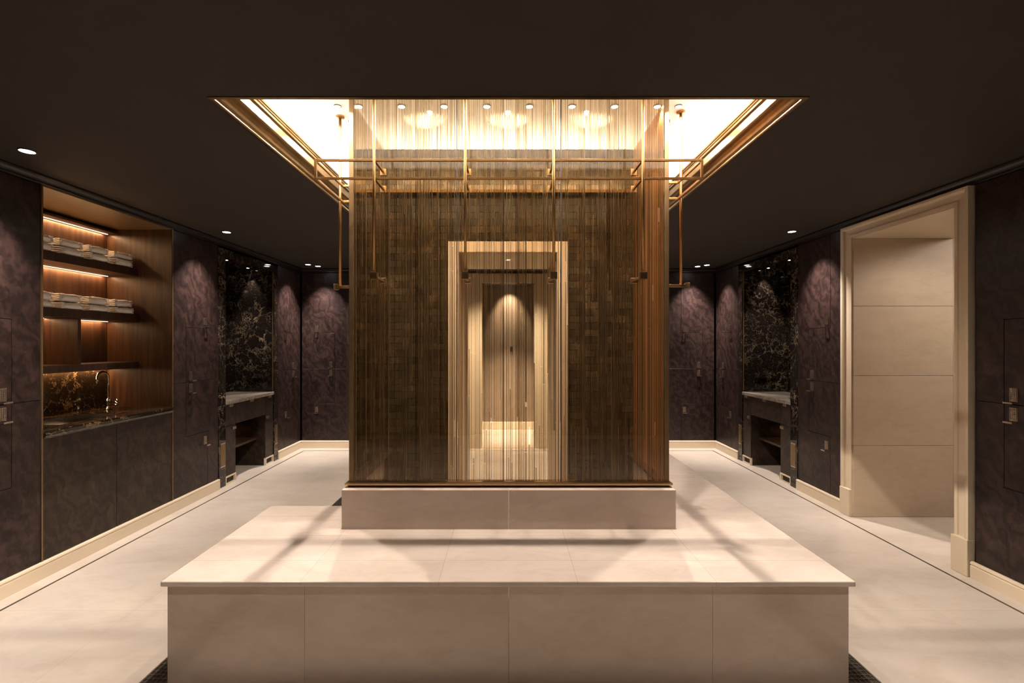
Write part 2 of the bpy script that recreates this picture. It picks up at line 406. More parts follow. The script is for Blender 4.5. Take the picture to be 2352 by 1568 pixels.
# room beyond the right doorway
struct(link('wall_hall', B((XP, 6.2, 4.37, 4.5, 0, 2.6)), M['wood'], origin=(XP, 4.4, 0)))
struct(link('wall_hall_right', B((6.2, 6.3, 1.5, 4.5, 0, 2.6)), M['plainwood'], origin=(6.2, 3, 0)))
struct(link('wall_hall_front', B((XP, 6.2, 1.4, 1.5, 0, 2.6)), M['plainwood'], origin=(5, 1.5, 0)))
struct(link('ceiling_hall', B((XP, 6.2, 1.5, 4.5, 2.6, 2.65)), M['reveal'], origin=(5, 3, 2.6)))

# cornices (dark, stepped) along the tops of the walls
def cornice(name, x0, x1, y0, y1, side):
    """side: which way the visible face looks"""
    bm = bmesh.new()
    pr = [(0, CEIL), (.050, CEIL), (.050, CEIL-.012), (.036, CEIL-.018), (.026, CEIL-.030), (.014, CEIL-.036), (.014, CEIL-.046), (0, 2.513)]
    if side == '+x':
        prism(bm, [(x1+a, z) for a, z in pr]+[(x0, 2.513), (x0, CEIL)][:0] or [], y0, y1) if False else None
        poly = [(x0, CEIL)]+[(x1+a, z) for a, z in pr[1:]]+[(x0, 2.513)]
        prism(bm, poly, y0, y1)
    elif side == '-x':
        poly = [(x1, CEIL)]+[(x0-a, z) for a, z in pr[1:]]+[(x1, 2.513)]
        prism(bm, poly, y0, y1)
    else:
        poly = [(y1, CEIL)]+[(y0-a, z) for a, z in pr[1:]]+[(y1, 2.513)]
        prism(bm, poly, x0, x1, 'x')
    return struct(link(name, bm, M['cornice'], origin=((x0+x1)/2, (y0+y1)/2, 2.5)))
cornice('trim_2', -XO, -XW, -2.2, YB+.3, '+x')
cornice('trim_3', XW, XW+.6, -2.2, YB+.3, '-x')
cornice('trim_4', -XW, XW, YB, YB+.5, '-y')

# baseboards: cream, with a bead
def bb_prof(s, x, d=.022, h=.105):
    return [(x, 0), (x+s*d, 0), (x+s*d, h-.028), (x+s*(d-.004), h-.024), (x+s*(d-.004), h-.018), (x+s*(d+.001), h-.014), (x+s*(d-.002), h-.004), (x+s*(d-.010), h), (x, h)]
def bb(name, kind, a0, a1, segs):
    bm = bmesh.new()
    for s0, s1 in segs:
        if kind == 'L': prism(bm, bb_prof(1, -XW), s0, s1)
        if kind == 'R': prism(bm, bb_prof(-1, XW), s0, s1)
        if kind == 'B': prism(bm, bb_prof(-1, YB), s0, s1, 'x')
    return struct(link(name, bm, M['trim'], origin=(a0, a1, 0)))
V0, V1 = 4.72, 5.93
bb('baseboard_left', 'L', -XW, 3, [(-2.2, V0), (V1, YB)])
bb('baseboard_right', 'R', XW, 3, [(-2.2, 2.942), (4.082, V0), (V1, YB)])
bb('baseboard_back', 'B', 0, YB, [(-XW+.02, -BW-.14), (BW+.20, XW-.02)])

# thin black inlay running round the floor
iw = .007
bm = B((-2.85-iw, -2.85+iw, -2.0, 6.41, .0002, .0012), (2.86-iw, 2.86+iw, -2.0, 6.41, .0002, .0012), (-2.85-iw, 2.86+iw, 6.41-iw, 6.41+iw, .0002, .0012))
struct(link('trim_5', bm, M['inlay'], origin=(0, 0, 0)))

# ------------------------------------------------------------------ doorways
def casing_bars(bm, w, depth, sx):
    pass
def door_right():
    r = empty('door_1', (XW, (D0+D1)/2, 0)); struct(r)
    # casing: stepped profile, two posts and a head
    cw = .108; H = 2.416; HT = 2.513
    def post(bm, y_in, y_out):
        s = 1 if y_out > y_in else -1
        pl = lambda a: y_in+s*a
        poly = [(XW+.02, pl(0)), (XW-.010, pl(0)), (XW-.012, pl(.022)), (XW-.004, pl(.026)), (XW-.008, pl(cw-.034)), (XW-.020, pl(cw-.030)), (XW-.026, pl(cw-.018)), (XW-.026, pl(cw)), (XW+.02, pl(cw))]
        A = [bm.verts.new((x, y, .235)) for x, y in poly]; C = [bm.verts.new((x, y, HT if abs(y-y_in) > .05 else H+abs(y-y_in)*.9)) for x, y in poly]
        for k, (x, y) in enumerate(poly): C[k].co.z = H+abs(y-y_in)/cw*(HT-H)
        bm.faces.new(A); bm.faces.new(C[::-1])
        for i in range(len(poly)):
            j = (i+1) % len(poly); bm.faces.new((A[i], A[j], C[j], C[i]))
    for yi, yo in ((D1, D1+cw), (D0, D0-cw)):
        bm = bmesh.new(); post(bm, yi, yo); link('casing', bm, M['trim'], r)
        a, b2 = sorted((yi, yo))
        link('plinth_block', B((XW-.034, XW+.02, a-.002, b2+.002, 0, .235)), M['trim'], r, bevel=.004)
    bm = bmesh.new(); k = (HT-H)/cw
    hp = [(XW+.02, 0), (XW-.010, 0), (XW-.012, .022), (XW-.004, .026), (XW-.008, cw-.034), (XW-.020, cw-.030), (XW-.026, cw-.018), (XW-.026, cw), (XW+.02, cw)]
    A = [bm.verts.new((x, D0-a, H+a*k)) for x, a in hp]; C = [bm.verts.new((x, D1+a, H+a*k)) for x, a in hp]
    bm.faces.new(A); bm.faces.new(C[::-1])
    for i in range(len(hp)):
        j = (i+1) % len(hp); bm.faces.new((A[i], A[j], C[j], C[i]))
    link('casing_head', bm, M['trim'], r)
    # cream lining of the thick wall: four courses each side, a soffit
    zs = [0, .617, 1.22, 1.82, 2.404]
    for i in range(4):
        link('reveal_panel', B((XW+.0, XP, D1-.012, D1-.0005, zs[i]+.0015, zs[i+1]-.0015)), M['reveal'], r, bevel=.002)
        link('reveal_panel', B((XW+.0, XP, D0+.0005, D0+.012, zs[i]+.0015, zs[i+1]-.0015)), M['reveal'], r, bevel=.002)
    link('soffit', B((XW, XP, D0, D1, 2.404, 2.415)), M['trim'], r)
    # casing on the far side of the wall
    for ya, yb in ((D1-.014, D1+.1), (D0-.1, D0+.014)):
        link('casing', B((XP, XP+.025, ya, yb, 0, 2.5)), M['trim'], r, bevel=.004)
    return r
door_right()
r = empty('door_2', (0, YB, 0)); struct(r)
for s in (-1, 1):
    x0, x1 = sorted((s*BW, s*(BW+.20)))
    link('casing', B((x0, x1, YB-.022, YB+.0, .2, BT+.14)), M['trim'], r, bevel=.006)
    link('plinth_block', B((x0-.003, x1+.003, YB-.03, YB+.0, 0, .2)), M['trim'], r, bevel=.003)
    x0, x1 = sorted((s*BW, s*(BW-.012)))
    link('jamb', B((x0, x1, YB, YB+.18, 0, BT)), M['trim'], r)
link('casing_head', B((-BW, BW, YB-.021, YB+.0, BT, BT+.14)), M['trim'], r, bevel=.006)
link('threshold', B((-BW, BW, YB-.02, YB+.18, .0002, .004)), M['reveal'], r)
# ------------------------------------------------------------------ stone bench, plinth
def bench():
    r = empty('stone_bench', (0, 2.3, 0))
    tag(r, 'low cream marble bench wrapping the front and right side of the shower', 'bench')
    T0, T1 = .446, .47
    def slab(bm, poly):
        prism(bm, poly, T0, T1, 'z')
    bm = bmesh.new()
    slab(bm, [(-1.505, 1.985), (1.505, 1.985), (1.505, 5.2), (.935, 5.2), (.935, 2.549), (-.928, 2.549), (-.928, 2.915), (-1.505, 2.915)])
    link('seat_slab', bm, M['benchtop'], r, bevel=.006, seg=3)
    xs = [-1.487, -.888, .003, .893, 1.487]
    for i in range(4):
        link('front_panel', B((xs[i]+.0006, xs[i+1]-.0006, 2.005, 2.03, 0, T0)), M['bench'], r)
    link('side_panel', B((-1.487, -1.462, 2.031, 2.90, 0, T0)), M['bench'], r)
    link('side_panel', B((1.462, 1.487, 2.031, 5.19, 0, T0)), M['bench'], r)
    link('end_panel', B((-1.461, -.93, 2.875, 2.90, 0, T0)), M['bench'], r)
bench()
r = empty('shower_plinth', (0, 2.9, 0))
tag(r, 'pinkish cream stone kerb carrying the shower glass, above the bench', 'plinth')
link('front_stone', B((-.926, .003, 2.551, 2.70, 0, .686)), M['bench'], r, bevel=.003)
link('front_stone', B((.0045, .933, 2.551, 2.70, 0, .686)), M['bench'], r, bevel=.003)
for x0, x1 in ((-.926, -.90), (.907, .933)):
    link('side_stone', B((x0, x1, 2.701, 3.329, 0, .686)), M['bench'], r, bevel=.003)

# ------------------------------------------------------------------ shower block behind the glass
PW = .355; PT = 2.156
SX0, SX1 = -.915, .918
bm = B((SX0, -PW-.01, 3.33, 4.07, 0, 2.90), (PW+.01, SX1, 3.33, 4.07, 0, 2.90), (-PW-.01, PW+.01, 3.33, 4.07, PT+.01, 2.90))
struct(link('wall_shower', bm, M['showerstone'], origin=(0, 3.33, 0)))
r = empty('door_3', (0, 3.33, 0)); struct(r)
for s in (-1, 1):
    x0, x1 = sorted((s*PW, s*(PW+.079)))
    link('casing', B((x0, x1, 3.312, 3.33, 0, PT+.079)), M['reveal'], r, bevel=.004)
    x0, x1 = sorted((s*PW, s*(PW+.010)))
    link('jamb', B((x0, x1, 3.331, 4.07, 0, PT)), M['reveal'], r)
link('casing_head', B((-PW, PW, 3.313, 3.33, PT, PT+.079)), M['reveal'], r, bevel=.004)
link('soffit', B((-PW, PW, 3.331, 4.07, PT, PT+.010)), M['trim'], r)

# brass trough with an up-shining strip across the stone
tg = empty('light_trough', (0, 3.30, 2.575)); tag(tg, 'slim brass light trough crossing the brown stone behind the shower glass', 'light')
link('trough', B((-.87, .87, 3.262, 3.329, 2.572, 2.578), (-.87, .87, 3.262, 3.266, 2.578, 2.592)), M['brass'], tg)
link('led_strip', B((-.86, .86, 3.290, 3.300, 2.579, 2.583)), M['coveled'], tg)
area_light('trough_glow', (0, 3.288, 2.600), (1.7, .03), 12, WARM, (PI, 0, 0))
# ------------------------------------------------------------------ glass enclosure with amber rods
GY = 2.62; GX0, GX1 = -.906, .917
def rods(bm, a0, a1, fixed, z0, z1, along, seed):
    rnd = random.Random(seed); p = a0
    while p < a1-.004:
        wd = rnd.choice((.0045, .006, .006, .0075, .0075, .009, .011))
        if p+wd > a1: break
        gap = rnd.choice((.0012, .0018, .0025, .004)) if rnd.random() > .06 else .010
        cx = p+wd/2; rr = wd/2
        cuts = [z0]
        if rnd.random() < .75:
            for _ in range(rnd.choice((1, 1, 2, 3))):
                cuts.append(rnd.uniform(z0+.05, z1-.3) if rnd.random() < .7 else rnd.uniform(z0+.02, z0+.5))
        cuts = sorted(cuts)+[z1]
        for i in range(len(cuts)-1):
            za, zb = cuts[i]+(.002 if i else 0), cuts[i+1]
            if zb-za < .012: continue
            if i and rnd.random() < .10 and zb-za > .2: za += rnd.uniform(.02, .12)
            dep = min(rr, .004)
            ring = []
            for k in range(7):
                t = PI*k/6
                ring.append((cx-rr*math.cos(t), fixed-dep*math.sin(t)))
            A = []; C = []
            for (u, v) in ring:
                c = (u, v) if along == 'x' else (v, u)
                A.append(bm.verts.new((c[0], c[1], za))); C.append(bm.verts.new((c[0], c[1], zb)))
            for k in range(6):
                bm.faces.new((A[k], A[k+1], C[k+1], C[k]))
        p += wd+gap
enc = empty('shower_enclosure', (0, 2.97, .689))
tag(enc, 'tall glass shower enclosure lined with vertical amber rods under the ceiling tray', 'shower enclosure')
ZG0, ZG1 = .712, 2.898
s1, s2 = -.292, .301                          # seams of the front
fronts = [(GX0+.026, s1-.003), (s1+.003, s2-.003), (s2+.003, GX1-.026)]
for i, (a, b2) in enumerate(fronts):
    g = link('glass_panel', B((a, b2, GY, GY+.010, ZG0, ZG1)), M['glass'], enc)
    bm = bmesh.new(); rods(bm, a+.002, b2-.002, GY+.0165, ZG0, ZG1, 'x', 11+i)
    o = link('amber_rods', bm, M['strip'], g, smooth=True); o['kind'] = 'stuff'
for j, x in enumerate((GX0, GX1-.010)):
    g = link('glass_panel', B((x, x+.010, GY+.028, 3.326, ZG0, ZG1)), M['sideglass'] if j == 0 else M['copperglow'], enc); g['label'] = 'bronze tinted mirror glass side panel' if j == 0 else 'side panel coloured to imitate a copper glow'
for x in (GX0-.001, GX1-.025):
    link('corner_post', B((x, x+.026, GY-.003, GY+.024, ZG0, ZG1)), M['post'], enc, bevel=.002)
for x in (s1, s2):
    link('joint_strip', B((x-.0028, x+.0028, GY-.001, GY+.012, ZG0, ZG1)), M['carcass'], enc)
# base track: a bright flange over a dark recessed neck
bm = B((-.921, .928, 2.585, 2.66, .700, .711), (-.921, -.85, 2.66, 3.327, .700, .711), (.857, .928, 2.66, 3.327, .700, .711))
link('base_track', bm, M['track'], enc, bevel=.002)
bm = B((-.905, .912, 2.60, 2.65, .686, .700), (-.905, -.86, 2.65, 3.327, .686, .700), (.867, .912, 2.65, 3.327, .686, .700))
link('track_neck', bm, M['carcass'], enc)

# ------------------------------------------------------------------ brass rail frame hung from the tray
RY = 2.447; RX0, RX1 = -1.025, 1.032
Zt, Zb = EYE+.974, EYE+.877; t = .006
rf = empty('rail_frame', (0, RY, 1.85))
tag(rf, 'square brass double rail hung on thin rods around the front of the shower', 'rail frame')
for z in (Zt, Zb):
    link('front_rail', B((RX0-t, RX1+t, RY-t, RY+t, z-t, z+t)), M['brass'], rf, bevel=.001)
YL, YR = 2.846, 2.786
for x, ye in ((RX0, YL), (RX1, YR)):
    for z in (Zt, Zb):
        link('side_rail', B((x-t, x+t, RY+t, ye+t, z-t, z+t)), M['brass'], rf, bevel=.001)
        xa, xb = (x+t, GX0) if x < 0 else (GX1, x-t)
        link('bracket_arm', B((xa, xb, ye-t, ye+t, z-t, z+t)), M['brass'], rf, bevel=.001)
    link('corner_upright', B((x-t, x+t, RY-t, RY+t, Zb+t, Zt-t)), M['brass'], rf)
for px in (861, 1069, 1271, 1475):
    x = (px-1167)/F*RY
    bm = bmesh.new(); tube(bm, [(x, RY-.014, EYE+.385), (x, RY-.014, TRAYTOP-.004)], .0075)
    rod = link('hanging_rod', bm, M['brass'], rf, smooth=True)
    bm = bmesh.new(); lathe(bm, [(.024, TRAYTOP-.001), (.024, TRAYTOP-.006), (.010, TRAYTOP-.009)], x, RY-.014)
    link('ceiling_rose', bm, M['brass'], rod)
    link('lower_block', B((x-.018, x+.018, RY-.034, RY+.006, EYE+.338, EYE+.376)), M['post'], rod, bevel=.002)
    link('lower_arm', B((x-.006, x+.006, RY+.006, GY-.018, EYE+.350, EYE+.362)), M['brass'], rod)
    link('glass_clamp', B((x-.017, x+.017, GY-.018, GY-.001, EYE+.339, EYE+.371)), M['track'], rod, bevel=.002)
    for z in (Zt, Zb):
        link('bracket_arm', B((x-t, x+t, RY+t, GY-.014, z-t, z+t)), M['brass'], rf, bevel=.001)
        link('glass_clamp', B((x-.017, x+.017, GY-.014, GY-.001, z-.022, z+.016)), M['brass'], rf, bevel=.002)
for x, ye, sgn in ((RX0-.016, YL, 1), (RX1+.016, YR, -1)):
    bm = bmesh.new(); tube(bm, [(x, ye, EYE+.352), (x, ye, TRAYTOP-.004)], .0085)
    rod = link('hanging_rod', bm, M['brass'], rf, smooth=True)
    bm = bmesh.new(); lathe(bm, [(.026, TRAYTOP-.001), (.026, TRAYTOP-.008), (.010, TRAYTOP-.012)], x, ye)
    link('ceiling_rose', bm, M['brass'], rod)
    xa, xb = (x-.024, GX0) if sgn > 0 else (GX1, x+.036)
    link('lower_arm', B((xa, xb, ye-.008, ye+.008, EYE+.340, EYE+.356)), M['brass'], rod, bevel=.001)
    xe = xa-.012 if sgn > 0 else xb-.012
    link('lower_block', B((xe, xe+.026, ye-.016, ye+.016, EYE+.330, EYE+.366)), M['post'], rod, bevel=.002)

# ------------------------------------------------------------------ lockers
W = .64; H0, H1 = .105, 2.51
def handle_bm(cx, cz):
    bm = bmesh.new(); w2 = .022
    box(bm, cx-w2, cx+w2, -.004, 0, cz-.038, cz+.042)
    for k in range(6):
        z = cz-.028+k*.0118
        box(bm, cx-w2+.004, cx+w2-.004, -.0075, -.004, z, z+.0065)
    for k in range(4):
        x = cx-.0165+k*.011
        box(bm, x-.0012, x+.0012, -.0095, -.004, cz-.030, cz+.040)
    for s in (-1, 1):
        box(bm, cx+s*w2-.0035, cx+s*w2+.0035, -.034, -.004, cz-.050, cz-.040)
    box(bm, cx-w2-.0035, cx+w2+.0035, -.041, -.034, cz-.050, cz-.040)
    return bm
def make_locker(mirror):
    r = empty('locker', (0, 0, 0))
    def X(u): return (W-u) if mirror else u
    def poly(pts): return [(X(u), z) for u, z in pts]
    g = .0018; a, b2 = .17, .475; za, zm, zb = 1.645, 1.137, .633
    link('carcass', B((.001, W-.001, .021, .52, H0, H1)), M['carcass'], r)
    doors = [
        ([(0, zm), (a, zm), (a, za), (b2, za), (b2, H1), (0, H1)], (.43, 1.71)),
        ([(a, zm), (W, zm), (W, H1), (b2, H1), (b2, za), (a, za)], (.225, 1.193)),
        ([(a, zm), (a, zb), (b2, zb), (b2, H0), (W, H0), (W, zm)], (.225, 1.078)),
        ([(0, H0), (b2, H0), (b2, zb), (a, zb), (a, zm), (0, zm)], (.43, .545))]
    for pts, (hx, hz) in doors:
        # shrink by the gap
        cx = sum(p[0] for p in pts)/len(pts)
        n = len(pts); q = []
        area = sum(pts[i][0]*pts[(i+1) % n][1]-pts[(i+1) % n][0]*pts[i][1] for i in range(n))
        s = 1 if area > 0 else -1
        for i in range(n):
            p0, p1, p2 = Vector(pts[i-1]), Vector(pts[i]), Vector(pts[(i+1) % n])
            d1 = (p1-p0).normalized(); d2 = (p2-p1).normalized()
            n1 = Vector((-d1.y, d1.x))*s; n2 = Vector((-d2.y, d2.x))*s
            q.append(tuple(p1+(n1+n2)*g))
        bm = bmesh.new(); prism(bm, poly(q), 0, .019)
        d = link('door', bm, M['wood'], r, bevel=.0012, seg=1)
        link('handle', handle_bm(X(hx), hz), M['handle'], d)
    return r
lk_n = make_locker(False); lk_m = make_locker(True)
GRP = 'dark veneer lockers along the walls'
places = [
    (lk_n, (-XW, 4.083, 0), PI/2, 'dark veneer locker between the towel niche and the vanity on the left wall'),
    (lk_m, (-XW, 2.288, 0), PI/2, 'dark veneer locker at the left picture edge, before the towel niche'),
    (lk_m, (-XW, 5.945, 0), PI/2, 'dark veneer locker between the left vanity and the far corner'),
    (lk_m, (-XW+.022, YB, 0), 0, 'spotlit back-wall locker filling the left corner'),
    (lk_m, (2.318, YB, 0), 0, 'spotlit back-wall locker filling the right corner'),
    (lk_n, (XW, 6.585, 0), -PI/2, 'dark veneer locker between the right vanity and the far corner'),
    (lk_n, (XW, 4.723, 0), -PI/2, 'dark veneer locker between the cream doorway and the right vanity'),
    (lk_n, (XW, 2.930, 0), -PI/2, 'nearly black locker at the right picture edge beside the cream doorway')]
used = set()
for proto, loc, rz, lab in places:
    o = proto if proto.name not in used else copy_tree(proto)
    used.add(proto.name)
    o.location = loc; o.rotation_euler = (0, 0, rz); tag(o, lab, 'locker', GRP)

# dark wall faces next to the lockers, towards the camera
struct(link('wall_panel_left', B((-XW-.02, -XW, -2.2, 2.285, .105, 2.513)), M['wood'], origin=(-XW, 0, 0)))
struct(link('wall_panel_right', B((XW, XW+.02, -2.2, 2.285, .105, 2.513)), M['wood'], origin=(XW, 0, 0)))

# ------------------------------------------------------------------ towel niche / wash unit on the left wall
NY0, NY1 = 2.932, 4.08; NB = -3.55
def wash():
    r = empty('wash_cabinet', (-XW, (NY0+NY1)/2, 0))
    tag(r, 'dark cabinet with a lit open towel niche and two plain doors on the left wall', 'cabinet')
    e = .012
    link('back_panel', B((NB-.008, NB, NY0, NY1, 1.30, 2.513)), M['niche'], r)
    link('backsplash', B((NB-.008, NB+.004, NY0, NY1, .936, 1.299)), M['marble'], r)
    for y0, y1 in ((NY0, NY0+e), (NY1-e, NY1)):
        link('side_panel', B((NB, -XW+.001, y0, y1, .105, 2.513)), M['niche'], r)
    link('top_panel', B((NB, -XW, NY0+e, NY1-e, 2.505, 2.513)), M['nichetop_lit'], r)
    for y0 in (NY0-.002, NY1-.008):
        link('edge_trim', B((-XW-.004, -XW+.004, y0, y0+.010, .105, 2.513)), M['post'], r)
    SF = -3.276
    for z0, z1 in ((2.092, 2.158), (1.692, 1.755), (1.283, 1.338)):
        link('shelf', B((NB, SF, NY0+e, NY1-e, z0, z1)), M['niche'], r, bevel=.002)
    link('divider', B((NB, SF, 3.497, 3.523, 1.338, 1.692)), M['niche'], r)
    # base cabinet
    link('base_carcass', B((NB, -XW-.021, NY0+e, NY1-e, .105, .885)), M['carcass'], r)
    ym = 3.497
    for y0, y1 in ((NY0+.012, ym-.002), (ym+.002, NY1-.012)):
        link('door', B((-XW-.02, -XW, y0, y1, .107, .884)), M['plainwood'], r, bevel=.001)
    # valance hiding the top strip
    link('valance', B((NB, NB+.10, NY0+e, NY1-e, 2.462, 2.480)), M['niche'], r)
    for z in (2.458, 2.088, 1.688, 1.279):
        link('led_strip', B((NB+.006, NB+.016, NY0+e+.01, NY1-e-.01, z, z+.004)), M['led'], r)
    return r
wc = wash()
ct = empty('countertop', (-XW-.28, 3.5, .885)); tag(ct, 'black marble countertop with rounded edge under the towel niche', 'countertop')
bm = bmesh.new()
pr = [(-XW+.012, .897), (-XW+.018, .905), (-XW+.018, .925), (-XW+.010, .936), (NB+.005, .936), (NB+.005, .886), (-XW+.004, .886)]
# slab with a basin cut-out
ya, yb, xa, xb = 3.18, 3.74, -3.44, -3.10
xo0, xo1 = NB+.005, -XW
for y0, y1, x0, x1 in ((NY0+.013, ya, xo0, xo1), (yb, NY1-.013, xo0, xo1), (ya, yb, xo0, xa), (ya, yb, xb, xo1)):
    box(bm, x0, x1, y0, y1, .897, .936)
prism(bm, [(-XW, .897), (-XW+.012, .897), (-XW+.018, .905), (-XW+.018, .926), (-XW+.010, .936), (-XW, .936)], NY0+.013, NY1-.013)
prism(bm, [(-XW-.02, .886), (-XW+.004, .886), (-XW+.008, .897), (-XW-.02, .897)], NY0+.013, NY1-.013)
link('slab', bm, M['marble'], ct)
bm = B((xa, xb, ya, yb, .887, .889), (xa, xa+.004, ya, yb, .889, .930), (xb-.004, xb, ya, yb, .889, .930), (xa+.004, xb-.004, ya, ya+.004, .889, .930), (xa+.004, xb-.004, yb-.004, yb, .889, .930))
link('basin', bm, M['chrome'], ct)
# tap
tp = empty('tap', (-3.42, 3.93, .936)); tag(tp, 'tall polished gooseneck tap at the far end of the black countertop', 'tap')
bm = bmesh.new(); lathe(bm, [(.027, .936), (.027, .942), (.018, .950), (.015, .975), (.020, .990), (.020, 1.02), (.011, 1.03)], -3.42, 3.93)
link('tap_body', bm, M['chrome'], tp, smooth=True)
pts = [(-3.42, 3.93, 1.02), (-3.42, 3.93, 1.20)]+[(-3.42, 3.93-.055+.055*math.cos(a), 1.20+.06*math.sin(a)) for a in [PI*k/8 for k in range(1, 9)]]+[(-3.42, 3.82, 1.165)]
bm = bmesh.new(); tube(bm, pts, .009); link('spout', bm, M['chrome'], tp, smooth=True)
for z in (1.00, .975):
    bm = bmesh.new(); tube(bm, [(-3.40, 3.93, z), (-3.36, 3.93, z), (-3.335, 3.93, z)], [.008, .006, .006])
    tube(bm, [(-3.345, 3.93, z-.012), (-3.345, 3.93, z+.026)], .005)
    link('lever', bm, M['chrome'], tp, smooth=True)

# folded towels: a thick fold whose end shows the loops
def towel_bm(L_, Wd, Hh, seed):
    """front fold faces +x; length along y = L_, depth Wd back to -x"""
    rnd = random.Random(seed); bm = bmesh.new()
    ny, = (13,)
    ph = rnd.uniform(0, 6); am = rnd.uniform(.001, .003)
    outline = []
    # cross-section in (x,z): a doubled fold, rounded at the front, layered at the rear
    for k in range(9):
        a = -PI/2+PI*k/8
        outline.append((-.5*Hh+.5*Hh*math.cos(a)*1.1, .5*Hh+.5*Hh*math.sin(a)))
    for k in range(1, 7): outline.append((-.5*Hh-(Wd-.5*Hh)*k/6, Hh))
    for k in range(4): outline.append((-Wd+.004*(k % 2), Hh*(1-(k+1)/5)))
    for k in range(6, 0, -1): outline.append((-.5*Hh-(Wd-.5*Hh)*k/6, 0))
    rings = []
    for j in range(ny):
        v = j/(ny-1); e = abs(v-.5)*2
        sq = 1-.30*max(0, (e-.55)/.45)**2
        ring = []
        for x, z in outline:
            zz = z*sq+(am*math.sin(ph+v*7+x*9) if z > Hh*.6 else 0)
            xx = x-.018*max(0, (e-.6)/.4)**2+.003*math.sin(ph+v*11)
            ring.append(bm.verts.new((xx, (v-.5)*L_, max(zz, 0))))
        rings.append(ring)
    n = len(outline)
    for j in range(ny-1):
        for k in range(n):
            bm.faces.new((rings[j][k], rings[j][(k+1) % n], rings[j+1][(k+1) % n], rings[j+1][k]))
    bm.faces.new(rings[0]); bm.faces.new(rings[-1][::-1])
    return bm
def hem_bm(L_, Wd, Hh, seed, s):
    """loose pleated layers of the cloth showing at the two ends of the fold"""
    rnd = random.Random(seed+50); bm = bmesh.new()
    if True:
        for lay in range(4):
            z = Hh*(.14+.24*lay); y = s*(L_*.5+.006)
            nseg = 14; vt = []; vb = []; vt2 = []; vb2 = []
            for k in range(nseg+1):
                x = -.010-(Wd-.03)*k/nseg
                dy = s*(.005+.002*math.sin(k*1.9+lay*2.1+seed))
                dz = .002*math.sin(k*1.3+lay+seed)
                vt.append(bm.verts.new((x, y+dy, z+.0042+dz))); vb.append(bm.verts.new((x, y+dy, z-.0042+dz)))
                vt2.append(bm.verts.new((x, y-s*.02, z+.0042))); vb2.append(bm.verts.new((x, y-s*.02, z-.0042)))
            for k in range(nseg):
                bm.faces.new((vt[k], vt[k+1], vb[k+1], vb[k]))
                bm.faces.new((vt2[k], vt2[k+1], vt[k+1], vt[k])); bm.faces.new((vb2[k+1], vb2[k], vb[k], vb[k+1]))
                bm.faces.new((vt2[k+1], vt2[k], vb2[k], vb2[k+1]))
            bm.faces.new((vt[0], vb[0], vb2[0], vt2[0])); bm.faces.new((vb[-1], vt[-1], vt2[-1], vb2[-1]))
    return bm
pos_word = ['nearest', 'second nearest', 'third nearest', 'farthest']
yc = [3.235, 3.465, 3.695, 3.930]
TL, TWd = .158, .245
for sh, (zsh, sname) in enumerate(((2.158, 'upper'), (1.755, 'lower'))):
    for i, y in enumerate(yc):
        z = zsh
        for lv in range(2):
            hh = .060 if not (sh == 1 and lv == 0) else .050
            if sh == 0 and lv == 1: hh = .052
            sd = sh*10+i*2+lv
            t_ = empty('folded_towel', (-3.272-.006*lv+random.uniform(-.006, .004), y+random.uniform(-.005, .005), z), random.uniform(-.03, .03))
            tag(t_, '%s folded white towel of the %s stack on the %s lit shelf' % ('top' if lv else 'bottom', pos_word[i], sname), 'towel', 'white towels folded on the two lit shelves')
            link('fold', towel_bm(TL, TWd, hh, sd), M['towel'], t_, origin=(0, 0, 0), smooth=True).location = (0, 0, 0)
            for e_ in (-1, 1):
                link('hem', hem_bm(TL, TWd, hh, sd, e_), M['towel'], t_, origin=(0, 0, 0)).location = (0, 0, 0)
            z += hh+.006
# niche light (from the strips)
for z, p in ((2.455, 7), (2.086, 7), (1.686, 6), (1.277, 7)):
    area_light('led_glow', (NB+.024, (NY0+NY1)/2, z), (.012, NY1-NY0-.08), p*.75, AMBER, (0, 0, 0))
# two small downlights recessed under the top of the niche wash its side and top
for y in (3.2, 3.75):
    pass

